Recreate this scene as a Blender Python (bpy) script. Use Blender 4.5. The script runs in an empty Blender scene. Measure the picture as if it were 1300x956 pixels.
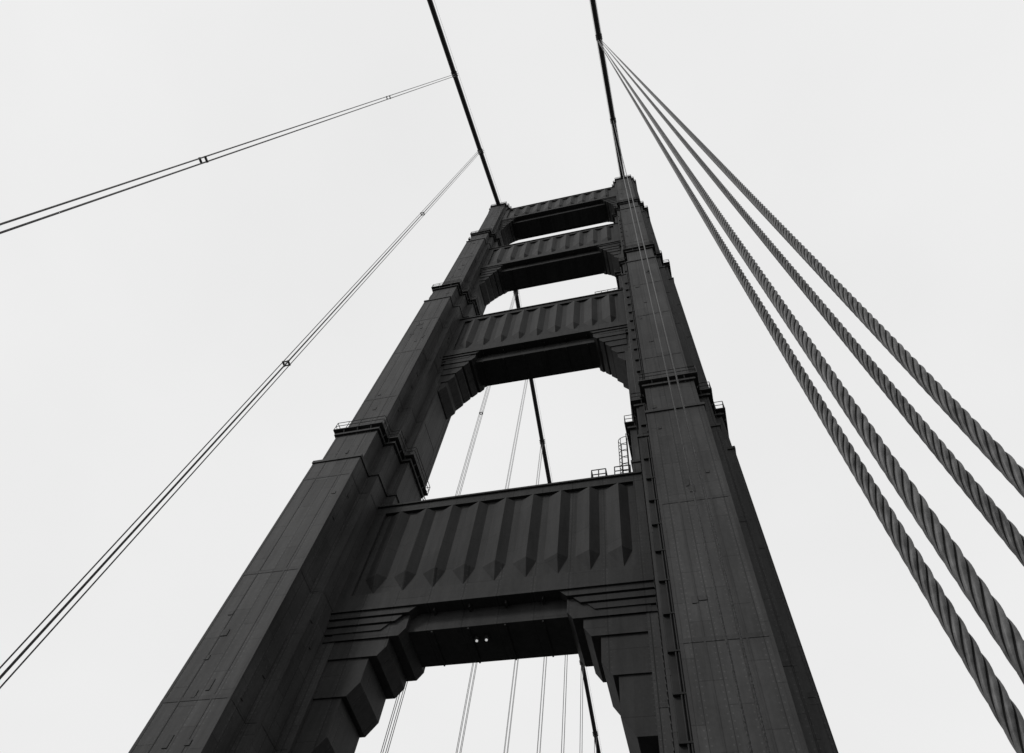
import bpy, math, random
import bmesh
from mathutils import Vector, Matrix
random.seed(7)
sc=bpy.context.scene
CZ=1.7
YC=32.8
XR=1.2; XL=-26.15
XM=(XR+XL)/2

# ---------------------------------------------------------------- helpers
class MB:
    def __init__(s): s.v=[]; s.f=[]
    def add(s,vs,fs):
        o=len(s.v); s.v+= [tuple(v) for v in vs]; s.f+=[tuple(i+o for i in f) for f in fs]
    def box(s,x0,x1,y0,y1,z0,z1):
        s.add([(x0,y0,z0),(x1,y0,z0),(x1,y1,z0),(x0,y1,z0),(x0,y0,z1),(x1,y0,z1),(x1,y1,z1),(x0,y1,z1)],
              [(0,3,2,1),(4,5,6,7),(0,1,5,4),(1,2,6,5),(2,3,7,6),(3,0,4,7)])
    def prism(s,pts,z0,z1):
        n=len(pts)
        s.add([(p[0],p[1],z0) for p in pts]+[(p[0],p[1],z1) for p in pts],
              [tuple(range(n-1,-1,-1)),tuple(range(n,2*n))]+[(i,(i+1)%n,(i+1)%n+n,i+n) for i in range(n)])
    def xzprism(s,pts,y0,y1):
        n=len(pts)
        s.add([(p[0],y0,p[1]) for p in pts]+[(p[0],y1,p[1]) for p in pts],
              [tuple(range(n-1,-1,-1)),tuple(range(n,2*n))]+[(i,(i+1)%n,(i+1)%n+n,i+n) for i in range(n)])
    def tube(s,pts,r,n=8,caps=True):
        pts=[Vector(p) for p in pts]; vs=[];fs=[]
        for i,p in enumerate(pts):
            a=pts[max(0,i-1)]; b=pts[min(len(pts)-1,i+1)]
            t=(b-a).normalized()
            ref=Vector((0,0,1)) if abs(t.z)<.9 else Vector((1,0,0))
            u=t.cross(ref).normalized(); w=t.cross(u)
            for k in range(n):
                an=2*math.pi*k/n
                vs.append(p+u*(r*math.cos(an))+w*(r*math.sin(an)))
        for i in range(len(pts)-1):
            for k in range(n):
                k2=(k+1)%n
                fs.append((i*n+k,i*n+k2,(i+1)*n+k2,(i+1)*n+k))
        if caps:
            fs.append(tuple(range(n-1,-1,-1))); m=(len(pts)-1)*n
            fs.append(tuple(range(m,m+n)))
        s.add(vs,fs)
    def obj(s,name,mat,parent=None,smooth=False):
        me=bpy.data.meshes.new(name); me.from_pydata(s.v,[],s.f); me.validate(); me.update()
        o=bpy.data.objects.new(name,me); sc.collection.objects.link(o)
        me.materials.append(mat)
        if smooth:
            for p in me.polygons: p.use_smooth=True
        bm=bmesh.new(); bm.from_mesh(me); bmesh.ops.recalc_face_normals(bm,faces=bm.faces); bm.to_mesh(me); bm.free()
        if parent: o.parent=parent
        return o
def empty(name):
    o=bpy.data.objects.new(name,None); sc.collection.objects.link(o); return o

# ---------------------------------------------------------------- materials
def newmat(name):
    m=bpy.data.materials.new(name); m.use_nodes=True
    nt=m.node_tree; b=nt.nodes['Principled BSDF']; return m,nt,b
def simple(name,col,rough=.6,noise=.3,scale=2.0,spec=.2,bump=0):
    m,nt,b=newmat(name)
    tc=nt.nodes.new('ShaderNodeTexCoord'); n=nt.nodes.new('ShaderNodeTexNoise'); n.inputs['Scale'].default_value=scale
    n.inputs['Detail'].default_value=6
    nt.links.new(tc.outputs['Object'],n.inputs['Vector'])
    r=nt.nodes.new('ShaderNodeMapRange'); r.inputs[1].default_value=.3; r.inputs[2].default_value=.7
    r.inputs[3].default_value=col*(1-noise); r.inputs[4].default_value=col*(1+noise)
    nt.links.new(n.outputs['Fac'],r.inputs[0]); nt.links.new(r.outputs[0],b.inputs['Base Color'])
    b.inputs['Roughness'].default_value=rough; b.inputs['Specular IOR Level'].default_value=spec
    if bump:
        bp=nt.nodes.new('ShaderNodeBump'); bp.inputs['Strength'].default_value=bump; bp.inputs['Distance'].default_value=.02
        nt.links.new(n.outputs['Fac'],bp.inputs['Height']); nt.links.new(bp.outputs[0],b.inputs['Normal'])
    return m

def steel(name,col,cw=1.07,ch=3.3,rivets=True,plate=.16):
    m,nt,b=newmat(name); N=nt.nodes; L=nt.links
    def math_(op,a,bb=None,c=None):
        n=N.new('ShaderNodeMath'); n.operation=op
        for i,v in enumerate((a,bb,c)):
            if v is None: continue
            if isinstance(v,(int,float)): n.inputs[i].default_value=v
            else: L.new(v,n.inputs[i])
        return n.outputs[0]
    geo=N.new('ShaderNodeNewGeometry'); tc=N.new('ShaderNodeTexCoord')
    sp=N.new('ShaderNodeSeparateXYZ'); L.new(tc.outputs['Object'],sp.inputs[0])
    sn=N.new('ShaderNodeSeparateXYZ'); L.new(geo.outputs['True Normal'],sn.inputs[0])
    isx=math_('GREATER_THAN',math_('ABSOLUTE',sn.outputs[0]),.6)
    u=math_('ADD',math_('MULTIPLY',sp.outputs[1],isx),math_('MULTIPLY',sp.outputs[0],math_('SUBTRACT',1,isx)))
    uu=math_('DIVIDE',math_('ADD',u,100.37),cw); zz=math_('DIVIDE',math_('ADD',sp.outputs[2],200.0),ch)
    fu=math_('FRACT',uu); 
    zz2=math_('ADD',zz,math_('MULTIPLY',math_('FLOOR',math_('ADD',uu,.5)),.37)); fz=math_('FRACT',zz2)
    lu=math_('LESS_THAN',math_('ABSOLUTE',math_('SUBTRACT',fu,.5)),.02/cw)
    lz=math_('LESS_THAN',math_('ABSOLUTE',math_('SUBTRACT',fz,.5)),.022/ch)
    seam=math_('MAXIMUM',lu,math_('MULTIPLY',lz,.6))
    cb=N.new('ShaderNodeCombineXYZ'); L.new(math_('FLOOR',math_('ADD',uu,.5)),cb.inputs[0]); L.new(math_('FLOOR',math_('ADD',zz2,.5)),cb.inputs[1]); L.new(isx,cb.inputs[2])
    wn=N.new('ShaderNodeTexWhiteNoise'); L.new(cb.outputs[0],wn.inputs['Vector'])
    mp=N.new('ShaderNodeMapping'); mp.inputs['Scale'].default_value=(2.0,2.0,.22); L.new(tc.outputs['Object'],mp.inputs[0])
    ns=N.new('ShaderNodeTexNoise'); ns.inputs['Scale'].default_value=1.0; ns.inputs['Detail'].default_value=8; ns.inputs['Roughness'].default_value=.6; L.new(mp.outputs[0],ns.inputs['Vector'])
    nb=N.new('ShaderNodeTexNoise'); nb.inputs['Scale'].default_value=.16; nb.inputs['Detail'].default_value=6; L.new(tc.outputs['Object'],nb.inputs['Vector'])
    nf=N.new('ShaderNodeTexNoise'); nf.inputs['Scale'].default_value=5; nf.inputs['Detail'].default_value=6; L.new(tc.outputs['Object'],nf.inputs['Vector'])
    def rng(x,a,b_):
        r=N.new('ShaderNodeMapRange'); r.inputs[1].default_value=.3; r.inputs[2].default_value=.7; r.inputs[3].default_value=a; r.inputs[4].default_value=b_; L.new(x,r.inputs[0]); return r.outputs[0]
    f=math_('MULTIPLY',rng(ns.outputs['Fac'],.80,1.20),rng(nb.outputs['Fac'],.74,1.26))
    f=math_('MULTIPLY',f,math_('ADD',1-plate/2,math_('MULTIPLY',wn.outputs['Value'],plate)))
    f=math_('MULTIPLY',f,rng(nf.outputs['Fac'],.93,1.07))
    f=math_('MULTIPLY',f,math_('SUBTRACT',1,math_('MULTIPLY',seam,.42)))
    if rivets:
        ru=math_('MULTIPLY',math_('SUBTRACT',math_('ABSOLUTE',math_('SUBTRACT',fu,.5)),.11/cw),cw)
        rz=math_('MULTIPLY',math_('SUBTRACT',math_('FRACT',math_('DIVIDE',math_('ADD',sp.outputs[2],200),.34)),.5),.34)
        d=math_('SQRT',math_('ADD',math_('MULTIPLY',ru,ru),math_('MULTIPLY',rz,rz)))
        dot=math_('LESS_THAN',d,.04)
        f=math_('MULTIPLY',f,math_('ADD',1,math_('MULTIPLY',dot,.4)))
    c=math_('MULTIPLY',f,col)
    L.new(c,b.inputs['Base Color'])
    rr=math_('ADD',.5,math_('MULTIPLY',nb.outputs['Fac'],.3)); L.new(rr,b.inputs['Roughness'])
    b.inputs['Specular IOR Level'].default_value=.10
    bp=N.new('ShaderNodeBump'); bp.inputs['Strength'].default_value=.5; bp.inputs['Distance'].default_value=.03
    L.new(math_('SUBTRACT',math_('MULTIPLY',nf.outputs['Fac'],.25),seam),bp.inputs['Height']); L.new(bp.outputs[0],b.inputs['Normal'])
    return m

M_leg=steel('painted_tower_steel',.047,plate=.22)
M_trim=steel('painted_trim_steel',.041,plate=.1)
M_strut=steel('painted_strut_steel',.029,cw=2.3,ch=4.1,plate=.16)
M_dark=simple('dark_painted_steel',.03,.6,.3,3)
M_recess_shade=simple('recess_shade_steel',.018,.7,.3,1)  # near-black tone, puts the leg recess's shade into the colour
M_rope=simple('galvanised_rope_steel',.080,.5,.55,14,.3,.35)
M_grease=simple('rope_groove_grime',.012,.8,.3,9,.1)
M_cable=simple('painted_cable_steel',.026,.55,.25,1.5)
M_rail=simple('painted_railing_steel',.028,.6,.2,3)
M_asphalt=simple('asphalt',.05,.9,.25,8,.2,.3)
M_conc=simple('concrete',.22,.85,.15,4,.2,.2)
M_paint=simple('road_marking_paint',.7,.7,.12,12)
M_water=simple('sea_water',.03,.12,.3,.02,.5,.4)

# ---------------------------------------------------------------- tower
tiers=[(-75,-3,(4.2,8.2),(5.2,6.4),(6.0,4.4)),
       (-3.3,45.3,(2.1,6.1),(3.0,4.1),(3.85,1.9)),
       (45.0,50.5,(1.95,5.6),(2.9,3.9),(3.75,1.88)),
       (50.2,84.5,(1.8,5.15),(2.7,3.6),(3.5,1.86)),
       (84.2,90.0,(1.7,4.8),(2.5,3.3),(3.3,1.84)),
       (89.7,116.5,(1.62,4.1),(2.3,3.0),(2.95,1.82)),
       (116.2,122.0,(1.55,3.7),(2.2,2.8),(2.8,1.80)),
       (121.7,147.0,(1.5,3.0),(1.95,2.45),(2.3,1.78))]
def outline(t,xc,off=0.0):
    (ax,dy),(bx,by),(cx,cy)=[(p[0]+off,p[1]+off) for p in t[2:5]]
    q=[(ax,-dy),(ax,-by),(bx,-by),(bx,-cy),(cx,-cy)]
    r=q+[(x,-y) for x,y in reversed(q)]
    l=[(-x,y) for x,y in reversed(r)]
    return [(xc+x,YC+y) for x,y in r+l]

tower=empty('suspension_bridge_tower')
def railing(mb,pts,z,closed=True,h=1.1,step=1.1,r=.032):
    n=len(pts); m=n if closed else n-1
    for i in range(m):
        a=Vector((*pts[i],z)); b=Vector((*pts[(i+1)%n],z)); d=(b-a).length
        k=max(1,round(d/step))
        for j in range(k):
            p=a.lerp(b,j/k); mb.tube([p,p+Vector((0,0,h))],r,5)
        for hh in (h*.5,h): mb.tube([a+Vector((0,0,hh)),b+Vector((0,0,hh))],r,5)
    if not closed:
        p=Vector((*pts[-1],z)); mb.tube([p,p+Vector((0,0,h))],r,5)

for side,xc in (('left',XL),('right',XR)):
    mb=MB(); tr=MB(); rl=MB()
    for t in tiers:
        mb.prism(outline(t,xc),t[0]+CZ,t[1]+CZ)
    for t in tiers[1:]:
        z=t[0]+random.uniform(5,8)
        while z<t[1]-2.5:
            tr.prism(outline(t,xc,.022),z+CZ,z+.26+CZ); z+=random.uniform(9.2,11.5)
        tr.prism(outline(t,xc,.10),t[1]-.28+CZ,t[1]+.03+CZ)
        (ax,dy),(bx,by),(cx,cy)=t[2:5]
        for sx in (-1,1):
            for sy in (-1,1):
                for (x,y) in ((ax,dy),(bx,by),(cx,cy)):
                    X=xc+sx*x; Y=YC+sy*y
                    tr.box(min(X+sx*.018,X-sx*.17),max(X+sx*.018,X-sx*.17),min(Y+sy*.018,Y-sy*.17),max(Y+sy*.018,Y-sy*.17),t[0]+.35+CZ,t[1]-.4+CZ)
        for sy in (-1,1):
            for x in (-.55*ax+.2,.55*ax-.2):
                Y=YC+sy*dy
                tr.box(xc+x-.05,xc+x+.05,min(Y,Y+sy*.02),max(Y,Y+sy*.02),t[0]+.4+CZ,t[1]-.45+CZ)
        nplate=int((t[1]-t[0])/4)
        for q in range(nplate):
            z=random.uniform(t[0]+1,t[1]-2)+CZ; w=random.choice((.22,.3,.42)); h=random.choice((.3,.45,.7))
            x=xc+random.uniform(-ax*.75,ax*.75)
            tr.box(x-w/2,x+w/2,YC-dy-.04,YC-dy,z,z+h)
            z=random.uniform(t[0]+1,t[1]-2)+CZ
            y=YC-random.uniform(by+.3,dy-.3); sx=random.choice((-1,1)); X=xc+sx*ax
            tr.box(min(X,X+sx*.05),max(X,X+sx*.05),y-w/2,y+w/2,z,z+h)
            z=random.uniform(t[0]+1,t[1]-2)+CZ
            y=YC-random.uniform(cy+.3,by-.2); X=xc+sx*bx
            tr.box(min(X,X+sx*.05),max(X,X+sx*.05),y-w/2,y+w/2,z,z+h)
    for ti in (2,4,6):
        t=tiers[ti]; z=t[1]+CZ
        tr.prism(outline(t,xc,.42),z-.05,z+.07)
        tr.prism(outline(t,xc,.2),z-.6,z-.38)
        railing(rl,outline(t,xc,.38),z+.07)
        o=outline(t,xc,0); 
        for i in range(len(o)):
            a=Vector(o[i]); b=Vector(o[(i+1)%len(o)]); d=(b-a); ln=d.length; d.normalize(); nrm=Vector((d.y,-d.x))
            for k in range(max(1,int(ln/1.2))):
                p=a+d*(ln*(k+.5)/max(1,int(ln/1.2)))
                p0=p; p1=p+nrm*.36
                tr.add([(p0.x-d.x*.04,p0.y-d.y*.04,z-.06),(p1.x-d.x*.04,p1.y-d.y*.04,z-.06),(p0.x-d.x*.04,p0.y-d.y*.04,z-.8),
                        (p0.x+d.x*.04,p0.y+d.y*.04,z-.06),(p1.x+d.x*.04,p1.y+d.y*.04,z-.06),(p0.x+d.x*.04,p0.y+d.y*.04,z-.8)],
                       [(0,1,2),(3,5,4),(0,3,4,1),(1,4,5,2),(2,5,3,0)])
    zt=147.0+CZ
    t=tiers[-1]
    tr.prism(outline(t,xc,.25),zt-.1,zt+.35)
    tr.box(xc-1.15,xc+1.15,YC-2.4,YC+2.4,zt+.3,zt+2.6)
    tr.box(xc-.8,xc+.8,YC-1.6,YC+1.6,zt+2.55,zt+3.5)
    railing(rl,outline(t,xc,.22),zt+.35)
    rl.tube([(xc,YC,zt+3.4),(xc,YC,zt+8)],.12,8)
    mb.obj('leg_'+side,M_leg,tower); tr.obj('leg_trim_'+side,M_trim,tower); rl.obj('leg_railing_'+side,M_rail,tower)

# ---- struts
SF=2.3
struts=[(32.1,43.0,3.0,3.85),(71.2,82.4,2.7,3.5),(104.2,114.8,2.3,2.95),(135.2,143.9,1.95,2.3)]
for si,(z0,z1,bx,cx) in enumerate(struts):
    mb=MB(); X0=XL+bx-.25; X1=XR-bx+.25
    H=z1-z0
    Y0=YC-SF; Y1=YC+SF
    W0=XL+bx; W1=XR-bx
    mb.box(X0,X1,Y0+.25,Y1-.25,z0+.05+CZ,z1-.05+CZ)
    for ya,yb in ((Y0,Y0+.35),(Y1-.35,Y1)):
        mb.box(X0+.01,X1-.01,ya,yb,z1-H*.075+CZ,z1+CZ)
        mb.box(X0+.01,X1-.01,ya,yb,z0+CZ,z0+H*.13+CZ)
        mb.box(X0+.02,W0+.9,ya+.01,yb+.01,z0+H*.12+CZ,z1-H*.07+CZ)
        mb.box(W1-.9,X1-.02,ya+.01,yb+.01,z0+H*.12+CZ,z1-H*.07+CZ)
    mb.box(X0+.02,X1-.02,Y0-.14,Y1+.14,z1-.04+CZ,z1+.12+CZ)
    mb.box(X0+.02,X1-.02,Y0-.10,Y1+.10,z0-.08+CZ,z0+.12+CZ)
    n=9; span=(W1-W0)-2*1.1; sw=span/n
    zb=z0+H*.15; ztp=z1-H*.10
    for sgn,yf in ((-1,Y0+.25),(1,Y1-.25)):
        for k in range(n):
            xa=W0+1.1+sw*(k+.12); xb=W0+1.1+sw*(k+.88); xm=xa+(xb-xa)*.62; pr=.48*sgn
            foot=H*.13
            A=(xa,yf,ztp+CZ);B=(xb,yf,ztp+CZ);C=(xm,yf+pr,ztp+CZ)
            D=(xa,yf,zb+foot+CZ);E=(xb,yf,zb+foot+CZ);F=(xm,yf+pr,zb+foot+CZ);G=(xm,yf,zb+CZ)
            mb.add([A,B,C,D,E,F,G],[(0,3,5,2),(1,2,5,4),(3,6,5),(4,5,6),(0,2,1)])
    mb.box(X0+.03,X1-.03,YC-1.55,YC+1.55,z0-1.5+CZ,z0+.02+CZ)
    nn=9
    for k in range(1,nn):
        x=W0+(W1-W0)*k/nn
        mb.box(x-.05,x+.05,Y0+.3,YC-1.54,z0-.35+CZ,z0-.07+CZ)
        mb.box(x-.05,x+.05,YC+1.54,Y1-.3,z0-.35+CZ,z0-.07+CZ)
        mb.box(x-.05,x+.05,YC-1.5,YC+1.5,z0-1.62+CZ,z0-1.49+CZ)
    if si==0: hs=[(4.7,2.1,2.0,.5),(3.7,3.4,1.88,.6),(2.7,6.0,1.76,.8),(1.8,9.5,1.66,1.0)]
    else:
        k=[0,1,.85,.7][si]
        hs=[(3.3*k,1.9*k,2.15,.5*k),(2.65*k,3.0*k,2.06,.6*k),(2.0*k,4.3*k,1.98,.7*k),(1.4*k,5.9*k,1.88,.8*k),(.8*k,7.8*k,1.78,.9*k)]
    for sd in (0,1):
        for (w,dp,hd,ch) in hs:
            zt_=z0-.02+CZ; zb_=z0-dp+CZ
            prof=[(-.3,zt_),(w,zt_),(w,zb_+ch*1.1),(w-ch*.75,zb_),(-.3,zb_)]
            if sd==0: pts=[(XL+cx+a,b) for a,b in prof]
            else: pts=[(XR-cx-a,b) for a,b in prof][::-1]
            mb.xzprism(pts,YC-hd,YC+hd)
        nf=4 if si==0 else 3
        for j in range(nf):
            zt_=z0-.10-.52*j+CZ
            y=YC-SF+.02+.10*j; ext=hs[0][0]+.45-.85*j
            if sd==0: pts=[(XL+bx-.1,zt_),(XL+cx+ext,zt_),(XL+cx+ext-.45,zt_-.44),(XL+bx-.1,zt_-.44)]
            else: pts=[(XR-bx+.1,zt_),(XR-bx+.1,zt_-.44),(XR-cx-ext+.45,zt_-.44),(XR-cx-ext,zt_)]
            mb.xzprism(pts,y,YC)
            mb.xzprism(pts,YC+.01,2*YC-y)
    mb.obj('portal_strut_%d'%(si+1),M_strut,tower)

rl=MB()
z=43.16+CZ
railing(rl,[(XR-7.0,YC-2.2),(XR-5.9,YC-2.2),(XR-5.9,YC-1.0),(XR-7.0,YC-1.0)],z,True,1.2,.6,.045)
railing(rl,[(XR-5.2,YC-2.3),(XR-4.0,YC-2.3)],z,False,1.1,.6,.045)
z=82.56+CZ
railing(rl,[(XR-6.5,YC-2.2),(XR-3.2,YC-2.2)],z,False,1.2,.8,.045)
lx=XR-3.85-.35; ly=YC-1.2; zb=43.1+CZ
for dx in (-.25,.25): rl.tube([(lx,ly+dx,zb),(lx,ly+dx,zb+7)],.045,6)
for k in range(20): rl.tube([(lx,ly-.25,zb+.35*k+.2),(lx,ly+.25,zb+.35*k+.2)],.03,5)
for k in range(6):
    zz=zb+1.6+k*.95
    pts=[(lx-.7*math.sin(a),ly+.4*math.cos(a),zz) for a in [math.pi*j/8 for j in range(9)]]
    rl.tube(pts,.03,5)
for a in (.25,.5,.75):
    rl.tube([(lx-.7*math.sin(a*math.pi),ly+.4*math.cos(a*math.pi),zb+1.6),(lx-.7*math.sin(a*math.pi),ly+.4*math.cos(a*math.pi),zb+6.4)],.03,5)
for dx,yy in ((-.0,YC-2.9),(.16,YC-3.15)):
    rl.tube([(XR-3.0-.1,yy,0),(XR-3.0-.1,yy,50+CZ)],.05,6)
    rl.tube([(XR-2.7-.1,yy+.3,50.6+CZ),(XR-2.7-.1,yy+.3,90+CZ)],.05,6)
for k in range(120):
    zz=2+k*.42
    rl.tube([(XR-3.1,YC-3.6,zz),(XR-3.1,YC-3.15,zz)],.025,4)
rl.obj('ladder_and_handrails',M_rail,tower)

# pipes, plus added dark strip painted as shade, in right leg's inner corner
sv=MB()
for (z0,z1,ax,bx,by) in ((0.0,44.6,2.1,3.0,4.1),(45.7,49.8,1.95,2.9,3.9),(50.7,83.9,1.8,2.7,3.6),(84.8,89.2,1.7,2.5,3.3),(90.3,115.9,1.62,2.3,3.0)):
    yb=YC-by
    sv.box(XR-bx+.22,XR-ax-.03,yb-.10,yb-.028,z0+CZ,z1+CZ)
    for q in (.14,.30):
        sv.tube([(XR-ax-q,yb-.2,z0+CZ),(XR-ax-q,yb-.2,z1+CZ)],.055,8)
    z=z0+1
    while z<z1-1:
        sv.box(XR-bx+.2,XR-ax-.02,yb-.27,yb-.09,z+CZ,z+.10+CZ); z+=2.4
sv.obj('recess_shade_and_pipes',M_recess_shade,tower)

m,nt,b=newmat('lamp_glass'); b.inputs['Emission Color'].default_value=(1,1,1,1); b.inputs['Emission Strength'].default_value=.45
b.inputs['Base Color'].default_value=(.5,.5,.5,1)
for dx in (0,.62):
    lamp=empty('floodlight')
    hb=MB(); x=-13.3+dx; y=YC-.6; zz=30.6+CZ
    hb.tube([(x,y,zz),(x,y,zz-.25)],.17,14); hb.box(x-.04,x+.04,y-.04,y+.04,zz-.05,zz+.1)
    hb.obj('housing',M_dark,lamp)
    g=MB(); g.tube([(x,y,zz-.2),(x,y,zz-.28),(x,y,zz-.31)],.08,14); g.obj('lens',m,lamp,True)

# ---------------------------------------------------------------- main cables
def cz(y):
    d=abs(y-YC); return 149.0-.447*d+.447/1280*d*d+CZ
def cabpt(x,y): return (x,y,cz(y))
SP=15.6
for xc in (XL,XR):
    e=empty('main_cable')
    mb=MB(); ys=[YC-600+i*6 for i in range(0,201)]
    mb.tube([cabpt(xc,y) for y in ys],.46,20); mb.obj('cable',M_cable,e,True)
    hr=MB()
    for dx in (-.55,.55):
        hr.tube([(xc+dx,y,cz(y)+1.15) for y in ys],.02,5)
    for k in range(-12,13):
        if k==0: continue
        y=YC+k*SP; 
        for dx in (-.55,.55):
            hr.tube([(xc+dx*.8,y,cz(y)+.2),(xc+dx,y,cz(y)+1.15)],.03,5)
    hr.obj('hand_ropes',M_rail,e)
    bd=MB()
    for k in range(-24,25):
        if k==0: continue
        y=YC+k*SP; a=Vector(cabpt(xc,y-.45)); b2=Vector(cabpt(xc,y+.45))
        bd.tube([a,b2],.53,18)
        for q in (-.35,0,.35):
            p=Vector(cabpt(xc,y+q)); bd.box(p.x-.6,p.x+.6,p.y-.05,p.y+.05,p.z-.12,p.z+.12)
    bd.obj('cable_bands',M_cable,e)

# ---------------------------------------------------------------- suspender ropes
RX=.21; RY=.163
def rope_mesh(mb,x,y,z0,z1,R=.034,near=True,phase=0,groove=None):
    if not near:
        mb.tube([(x,y,z0),(x,y,z1)],R,8); return
    zs=[];z=z0
    while z<z1:
        zs.append(z); h=z
        z+= .016 if h<9 else (.028 if h<22 else (.06 if h<45 else 4.0))
    zs.append(z1)
    S=6; n=48; lay=.56; vs=[];fs=[]
    rc=R*.66; rs=R*.35
    prof=[]
    for k in range(n):
        a=2*math.pi*k/n
        la=(a%(2*math.pi/S))-math.pi/S
        s_=rc*math.sin(la); rad=rc*math.cos(la)+math.sqrt(max(rs*rs-s_*s_,0))
        prof.append((a,rad))
    for z in zs:
        tw=2*math.pi*z/lay+phase if z<45 else 0
        for a,rad in prof:
            vs.append((x+rad*math.cos(a+tw),y+rad*math.sin(a+tw),z))
    for i in range(len(zs)-1):
        for k in range(n):
            k2=(k+1)%n
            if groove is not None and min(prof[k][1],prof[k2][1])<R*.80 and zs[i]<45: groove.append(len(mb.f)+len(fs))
            fs.append((i*n+k,i*n+k2,(i+1)*n+k2,(i+1)*n+k))
    mb.add(vs,fs)
for xc in (XR,XL):
    for k in range(-12,25):
        if k==0: continue
        y=YC+k*SP
        near=(xc==XR and k==-2)
        yy=y; xx=xc; R=.034
        if near: yy=2.2; xx=1.16; R=.038
        elif xc==XR and k==-1: xx=1.0
        elif xc==XL and k==-1: yy=16.95
        elif xc==XL and k==-2: yy=1.75
        e=empty('suspender_ropes')
        mb=MB(); gr=[]
        for i,(sx,sy) in enumerate(((-1,-1),(1,-1),(-1,1),(1,1))):
            rope_mesh(mb,xx+sx*RX,yy+sy*RY,-.5,cz(yy)-.1,R=R,near=near,phase=i*.8,groove=gr)
        o=mb.obj('ropes',M_rope,e,True)
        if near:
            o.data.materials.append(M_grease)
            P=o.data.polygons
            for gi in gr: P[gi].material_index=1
        if -3<k<4:
            c=MB()
            for h in (43.5,89):
                if h<cz(yy)-5 and not near and not (xc==XR and k<0):
                    hh=h+CZ
                    for sx in (-1,1): c.box(xx+sx*RX-.05,xx+sx*RX+.05,yy-RY-.06,yy+RY+.06,hh-.07,hh+.07)
                    for sy in (-1,1): c.box(xx-RX-.06,xx+RX+.06,yy+sy*RY-.04,yy+sy*RY+.04,hh-.05,hh+.05)
            if c.v: c.obj('spreader_clamps',M_dark,e)

# ---------------------------------------------------------------- deck
def sheet(name,x0,x1,y0,y1,z,mat,parent=None):
    m=MB(); m.add([(x0,y0,z),(x1,y0,z),(x1,y1,z),(x0,y1,z)],[(0,1,2,3)]); return m.obj(name,mat,parent)
ye0,ye1=YC-600,YC+600
d=MB(); d.box(XL-2.5,XR+2.5,ye0,ye1,-1.2,-.16); 
deck=d.obj('bridge_deck',M_dark)
r=MB(); r.box(-22.0,-2.9,ye0,ye1,-.155,-.14); r.obj('roadway',M_asphalt)
for x0,x1 in ((-2.9,XR+.75),(XL-.75,-22.0)):
    s=MB(); s.box(x0,x1,ye0,ye1,-.15,0.0); s.obj('sidewalk',M_conc)
mk=MB()
for lane in range(1,6):
    x=-22.0+19.1*lane/6
    y=ye0
    while y<ye1:
        mk.box(x-.07,x+.07,y,y+3,-.139,-.134); y+=10
mk.obj('lane_markings',M_paint)
for x in (XR+.7,XL-.7,-2.75,-22.15):
    g=MB()
    for hh in (.35,.75,1.2): g.box(x-.04,x+.04,ye0,ye1,hh-.04,hh+.04)
    y=YC-300
    while y<YC+300:
        g.box(x-.06,x+.06,y-.06,y+.06,0.005,1.15); y+=2.0
    g.obj('guard_railing',M_rail)
for x in (XR,XL):
    g=MB()
    g.box(x-.4,x+.4,ye0,ye1,-2.0,-1.21); g.box(x-.4,x+.4,ye0,ye1,-9.0,-8.2)
    k=0;y=YC-320
    while y<YC+320:
        g.box(x-.2,x+.2,y-.2,y+.2,-8.2,-2.0)
        a,b2=((-8.2,-2.0) if k%2 else (-2.0,-8.2))
        g.tube([(x,y+.2,a),(x,y+7.4,b2)],.22,6); y+=7.62;k+=1
    g.obj('stiffening_truss',M_dark)
p=MB(); pts=[(XM+24*math.cos(a)*1.15,YC+15*math.sin(a)) for a in [2*math.pi*k/32 for k in range(32)]]
p.prism(pts,-75,-62); p.obj('tower_pier',M_conc)
sheet('water',-6000,6000,-6000,6000,-70,M_water)

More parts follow.
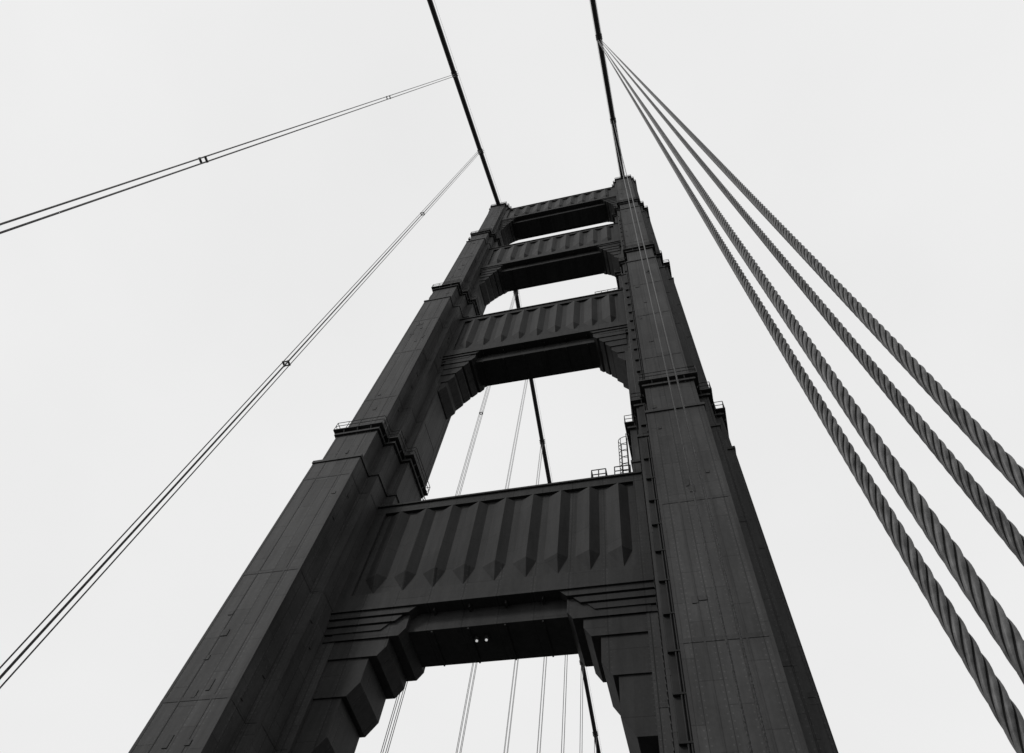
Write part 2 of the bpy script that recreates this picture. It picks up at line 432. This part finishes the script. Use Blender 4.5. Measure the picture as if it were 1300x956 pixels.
# ---------------------------------------------------------------- world (overcast)
w=bpy.data.worlds.new('World'); sc.world=w; w.use_nodes=True
nt=w.node_tree; N=nt.nodes; L=nt.links
bg=N['Background']
SUN_EL=math.radians(36); SUN_AZ=math.radians(-138)
sky=N.new('ShaderNodeTexSky'); sky.sky_type='NISHITA'; sky.sun_disc=False
sky.sun_elevation=SUN_EL; sky.sun_rotation=SUN_AZ; sky.dust_density=4; sky.air_density=1.5
hs=N.new('ShaderNodeHueSaturation'); hs.inputs['Saturation'].default_value=0; L.new(sky.outputs[0],hs.inputs['Color'])
tc=N.new('ShaderNodeTexCoord'); mp=N.new('ShaderNodeMapping'); mp.inputs['Scale'].default_value=(1,1,1.8); L.new(tc.outputs['Generated'],mp.inputs[0])
no=N.new('ShaderNodeTexNoise'); no.inputs['Scale'].default_value=1.6; no.inputs['Detail'].default_value=5; no.inputs['Roughness'].default_value=.45; L.new(mp.outputs[0],no.inputs['Vector'])
mr=N.new('ShaderNodeMapRange'); mr.inputs[1].default_value=.25; mr.inputs[2].default_value=.75; mr.inputs[3].default_value=8.35; mr.inputs[4].default_value=9.15; L.new(no.outputs['Fac'],mr.inputs[0])
mx=N.new('ShaderNodeMixRGB'); mx.inputs[0].default_value=.94; L.new(hs.outputs[0],mx.inputs[1]); L.new(mr.outputs[0],mx.inputs[2])
L.new(mx.outputs[0],bg.inputs['Color']); bg.inputs['Strength'].default_value=.10

sd=bpy.data.lights.new('sun','SUN'); sd.energy=1.5; sd.angle=math.radians(12); sd.color=(1,.99,.98)
so=bpy.data.objects.new('sun',sd); sc.collection.objects.link(so)
sdir=Vector((math.sin(SUN_AZ)*math.cos(SUN_EL),math.cos(SUN_AZ)*math.cos(SUN_EL),math.sin(SUN_EL)))
so.rotation_euler=sdir.to_track_quat('Z','Y').to_euler()

# ---------------------------------------------------------------- camera
f=Vector((-.1897,.3816,.9046)).normalized(); rt=Vector((.9668,.2334,.1043)); rt=(rt-f*rt.dot(f)).normalized(); up=rt.cross(f)
cd=bpy.data.cameras.new('camera'); cam=bpy.data.objects.new('camera',cd); sc.collection.objects.link(cam)
R=Matrix((rt,up,-f)).transposed().to_4x4(); cam.matrix_world=Matrix.Translation((0,0,CZ))@R
cd.sensor_width=36; cd.lens=24.0; cd.shift_y=-45/1300; cd.clip_end=20000; cd.clip_start=.05
sc.camera=cam
sc.view_settings.view_transform='Standard'; sc.view_settings.look='None'; sc.view_settings.exposure=0
